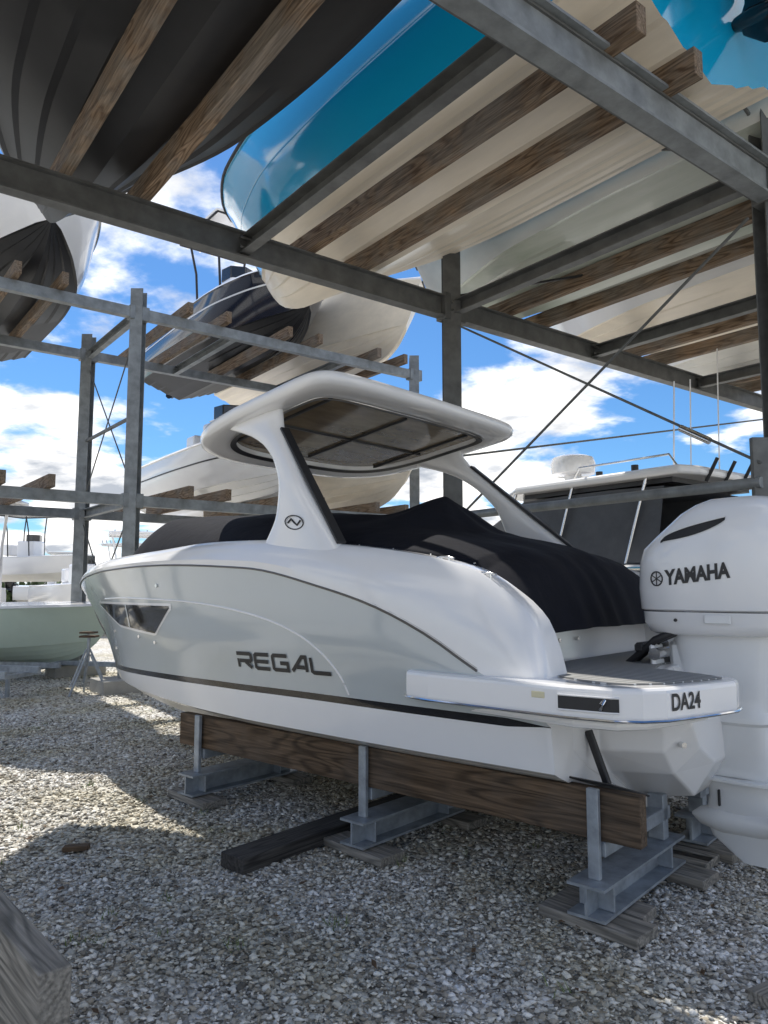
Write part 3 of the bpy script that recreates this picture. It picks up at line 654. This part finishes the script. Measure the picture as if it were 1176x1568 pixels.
    if cover:
        rows=[]
        for x in np.linspace(.02,.92,40):
            sh=bsh(x)*B/2+.03
            rows.append([(x*L,q*sh,D*(1+.12*x*x)+.0+(.10+.5*math.exp(-((x-.45)/.22)**2))*(1-abs(q)**2.2)+.02*math.sin(9*q+12*x)) for q in np.linspace(-1,1,25)])
        V,F=loft(rows,False); mesh_obj('boat_cover',V,F,cover,parent=bt,smooth=True,sharp=80,recalc=False)
    if engine:
        for y in engine[0]:
            outb=outboard('stern_outboard',Matrix.Identity(4),engine[1],engine[1],detail=False)
            outb.matrix_local=Matrix.Translation((-.30,y,D-1.05))@Matrix.Translation((.3,0,1.1))@Matrix.Rotation(tilt,4,'Y')@Matrix.Translation((-.3,0,-1.1)); outb.parent=bt
    tube('rub_rail',[(u*L,((bsh(u)**full)*B/2+.02),D*(1+.12*u*u)+.02) for u in np.linspace(0,.99,40)],.02,blackm if side is not gel else chrome,bt,6)
    return bt
def MR(c,r,z,fwd=1,dyaw=0):
    d=rdir*fwd; return Matrix.Translation(CR(c,r,z))@Matrix.Rotation(math.atan2(d.y,d.x)+dyaw,4,'Z')
darkhull=new_mat('dark_bottom_paint',(.016,.015,.016),.42,coat=0,var=.5,vscale=2,spec=.35)
darkhull2=new_mat('black_bottom_paint',(.016,.016,.018),.45,coat=.0,var=.5,vscale=2,spec=.35)
creamb=new_mat('cream_bottom',(.90,.80,.65),.35,coat=.2,var=.18,vscale=2.2,stretch=(.3,2,2))
blueh=new_mat('blue_topsides',(.006,.42,.74),.10,coat=.9)
lblue=new_mat('light_blue_pinstripe',(.30,.68,.85),.15,coat=.8)
greenb=new_mat('stained_bottom',(.72,.73,.66),.25,coat=.4,col2=(.46,.52,.42),vscale=1.5,stretch=(.3,2.5,2.5))
whiteb=new_mat('white_bottom',(.82,.80,.74),.35,coat=.2,var=.15,vscale=2,stretch=(.3,2,2))
navy=new_mat('navy_topsides',(.012,.018,.035),.12,coat=.8)
mint=new_mat('mint_topsides',(.58,.68,.58),.25,coat=.4,var=.05)
zk=5.0
stored_boat('unseen_shade_motorboat',8.1,2.5,1.15,MR(1.70,.6,zk),darkhull,darkhull,console=False)
stored_boat('unseen_shade_motorboat',6.7,2.55,1.35,MR(4.66,2.45,zk),creamb,blueh,engine=([-.35,.35],black),console=True,full=.75,chw=.95,stripe=lblue,sband=(.05,.10),tilt=R(-8))
stored_boat('unseen_shade_motorboat',7.4,2.6,1.15,MR(7.0,.9,zk),greenb,whiteb,console=True)
stored_boat('unseen_shade_motorboat',7.4,2.5,1.15,MR(9.6,.8,zk),creamb,gel)
stored_boat('unseen_shade_motorboat',7.2,2.5,1.15,MR(12.2,.8,zk),whiteb,gel)
stored_boat('unseen_shade_motorboat',7.4,2.5,1.15,MR(-.84,.4,zk),whiteb,gel)  # unseen boat beyond the left edge, added to shade the foreground gravel
zz=6.1+.085+.11
stored_boat('unseen_shade_motorboat',7.0,2.4,1.15,MR(2.45,17.6,zz,-1),darkhull2,gel,console=True)
stored_boat('unseen_shade_motorboat',6.6,2.3,1.1,MR(7.1,17.8,zz,-1),darkhull2,navy,ttop=blackm,stripe=gel,sband=(.7,.85),engine=([0],black))
stored_boat('unseen_shade_motorboat',7.2,2.5,1.25,MR(9.3,18.2,zz,-1),creamb,creamb,console=True)
zz=3.0+.085+.11
stored_boat('unseen_shade_motorboat',6.8,2.3,1.1,MR(6.95,17.8,zz,-1),gel,gel,stripe=blackm,sband=(.3,.45))
stored_boat('unseen_shade_motorboat',7.2,2.5,1.2,MR(9.3,18.2,zz,-1),creamb,creamb)
stored_boat('unseen_shade_motorboat',6.8,2.4,1.1,MR(-.4,18.2,6.3,-1),whiteb,gel)
# right-hand neighbouring boat with hardtop and grey cover
Mn=MR(8.9,3.4,.45,1)
nb=stored_boat('covered_motorboat',8.6,2.7,1.35,Mn,whiteb,gel,console=False,cover=greycanvas)
prism('hardtop',[(1.3,-1.1),(1.2,-.8),(1.2,.8),(1.3,1.1),(3.8,1.1),(4.35,.7),(4.35,-.7),(3.8,-1.1)],2.46,2.57,gel,nb,bev=.05,seg=3)
prism('hardtop_visor',[(1.5,-.9),(1.5,.9),(3.8,.9),(4.1,.6),(4.1,-.6),(3.8,-.9)],2.40,2.46,blackm,nb)
for x in (1.8,2.9,3.9):
    for sg in (1,-1): tube('hardtop_post',[(x+.25,sg*1.1,1.4),(x,sg*.98,2.47)],.022,chrome,nb)
rows=[]
for x,z1 in ((1.6,2.36),(2.3,2.38),(3.0,2.38),(3.8,2.36),(4.6,1.98),(5.4,1.70)):
    rows.append([(x,q*1.12*(1-.1*(x-1.6)/4),1.45) if abs(q)==1 else (x,q*1.0,z1) for q in (-1,-.92,-.5,0,.5,.92,1)])
V,F=loft(rows,False); mesh_obj('canvas_enclosure',V,F,greycanvas,parent=nb,smooth=True,sharp=60,recalc=False)
tube('radar_base',[(3.3,.45,2.56),(3.3,.45,2.74)],.12,gel,nb,16)
V,F=loft([superring(3.3,.45,r_,r_,z,2,32) for z,r_ in ((2.72,.24),(2.74,.30),(2.88,.31),(2.97,.28),(3.0,.20),(3.01,.02))],True,True,True); mesh_obj('radar_dome',V,F,gel,parent=nb,smooth=True)
for x,y,h in ((1.6,.7,1.1),(2.2,-.7,1.5),(1.9,-.9,1.9)): tube('antenna',[(x,y,2.55),(x-.05,y,2.55+h)],.010,gel,nb,6)
for x,y in ((2.6,.8),(2.0,.9)): tube('hardtop_light',[(x,y,2.56),(x,y,2.66)],.045,blackm,nb)
tube('hardtop_rail',[(1.4,.95,2.57),(1.5,.95,2.72),(2.8,.95,2.72),(2.9,.95,2.57)],.014,chrome,nb)
for y in (-.6,-.2,.2,.6): tube('rod_holder',[(1.25,y,2.40),(1.10,y,2.66)],.022,blackm,nb)

# ------------------------------------------------------------ left mid-distance
def jack(p):
    j=empty('jack_stand',Matrix.Translation(p))
    for k in range(3):
        a=k*2.094; tube('leg',[(.32*math.cos(a),.32*math.sin(a),0),(.03*math.cos(a),.03*math.sin(a),.6)],.018,galv,j)
    tube('screw',[(0,0,.5),(0,0,.85)],.02,galv,j); bar('pad',(-.12,0,.87),(.12,0,.87),.2,.03,wood,j)
for p in ((-4.5,11.6,0),(-4.9,12.6,0),(-5.9,11.2,0),(-6.9,13.0,0)): jack(p)
Mg=Matrix.Translation((-10.9,15.3,.22))@Matrix.Rotation(math.atan2(-2.0,6.1),4,'Z')
stored_boat('center_console_boat',6.6,2.2,.95,Mg,mint,mint,ttop=gel,console=True)
tr=empty('boat_trailer',Mg@Matrix.Translation((0,0,-.22)))
for sg in (1,-1):
    bar('frame_rail',(.3,sg*.7,.22),(5.6,sg*.25,.26),.06,.10,galv,tr)
    for x in (1.3,2.1):
        tube('tyre',[(x,sg*1.15,.28),(x,sg*1.35,.28)],.28,blackm,tr,20)
for x in (.5,2.0,3.6,5.0): bar('cross_member',(x,-.8,.18),(x,.8,.18),.06,.06,galv,tr)
bar('tongue',(5.0,0,.28),(7.2,0,.28),.08,.08,galv,tr)
tr2=empty('boat_trailer',Matrix.Translation((-8.2,11.4,0))@Matrix.Rotation(R(-12),4,'Z'))
for sg in (1,-1): bar('frame_rail',(0,sg*.6,.42),(3.2,sg*.35,.42),.06,.10,galv,tr2)
for x in (.4,1.6,3.0): bar('cross_member',(x,-.6,.36),(x,.6,.36),.06,.06,galv,tr2)
for x in (.6,2.6): 
    for sg in (1,-1): bar('leg',(x,sg*.45,0),(x,sg*.45,.36),.05,.05,galv,tr2)
for x in (.9,):
    for sg in (1,-1): tube('tyre',[(x,sg*.75,.28),(x,sg*.95,.28)],.28,blackm,tr2,20)
def far_boat(x,y,yaw,tt,side,L=6.5,z=.6):
    stored_boat('parked_motorboat',L,2.3,1.05,Matrix.Translation((x,y,z))@Matrix.Rotation(yaw,4,'Z'),whiteb,side,ttop=tt,engine=([0],black) if tt else None)
far_boat(-17.5,33,R(170),gel,gel); far_boat(-15.2,38,R(-20),gel,navy); far_boat(-22,45,R(20),1,gel); far_boat(-13,30,R(-50),False,gel); far_boat(-11,44,R(-30),gel,gel)
far_boat(-19.5,36,R(-15),blackm,gel,6.5,1.9); far_boat(-14.5,27,R(150),blackm,gel,6.0,.5); far_boat(-10.5,31,R(-70),gel,navy,6.5,.5)
far_boat(-5,40,R(-60),1,gel); far_boat(1,42,R(-100),gel,gel); far_boat(-8,26,R(-45),False,gel); far_boat(12,30,R(-80),gel,gel); far_boat(20,34,R(-80),1,navy)
# trees
leafm=new_mat('foliage',(.075,.11,.035),.8,col2=(.03,.05,.018),vscale=.6)
V=[];F=[]
def leafclump(cx,cy,cz,rx,rz,n):
    for _ in range(n):
        d=Vector((random.gauss(0,1),random.gauss(0,1),random.gauss(0,1))).normalized()*random.random()**.4
        p=Vector((cx+d.x*rx,cy+d.y*rx*.6,max(.1,cz+d.z*rz))); sz=random.uniform(.15,.45)
        a=Vector((random.gauss(0,1),random.gauss(0,1),random.gauss(0,1))).normalized(); b=a.orthogonal().normalized()
        i=len(V); V.extend([p+a*sz,p+b*sz*.6,p-a*sz,p-b*sz*.6]); F.append((i,i+1,i+2,i+3))
for k in range(150):
    x=-75+k*1.05+random.uniform(-.5,.5); y=random.uniform(62,78); h=random.choice([1.5,2.2,2.8,3.6])
    leafclump(x,y,h*.5,random.uniform(1.2,2.6),h*.62,110)
mesh_obj('tree_line',V,F,leafm,recalc=False)
def shrub(x,y,h):
    global V,F
    V=[];F=[]; leafclump(x,y,h*.5,h*.9,h*.6,900); mesh_obj('shrub',V,F,leafm,recalc=False)
for x,y,h in ((-17,42,1.5),(-12.5,36,1.2),(-23,44,1.5)): shrub(x,y,h)
print('OK built')
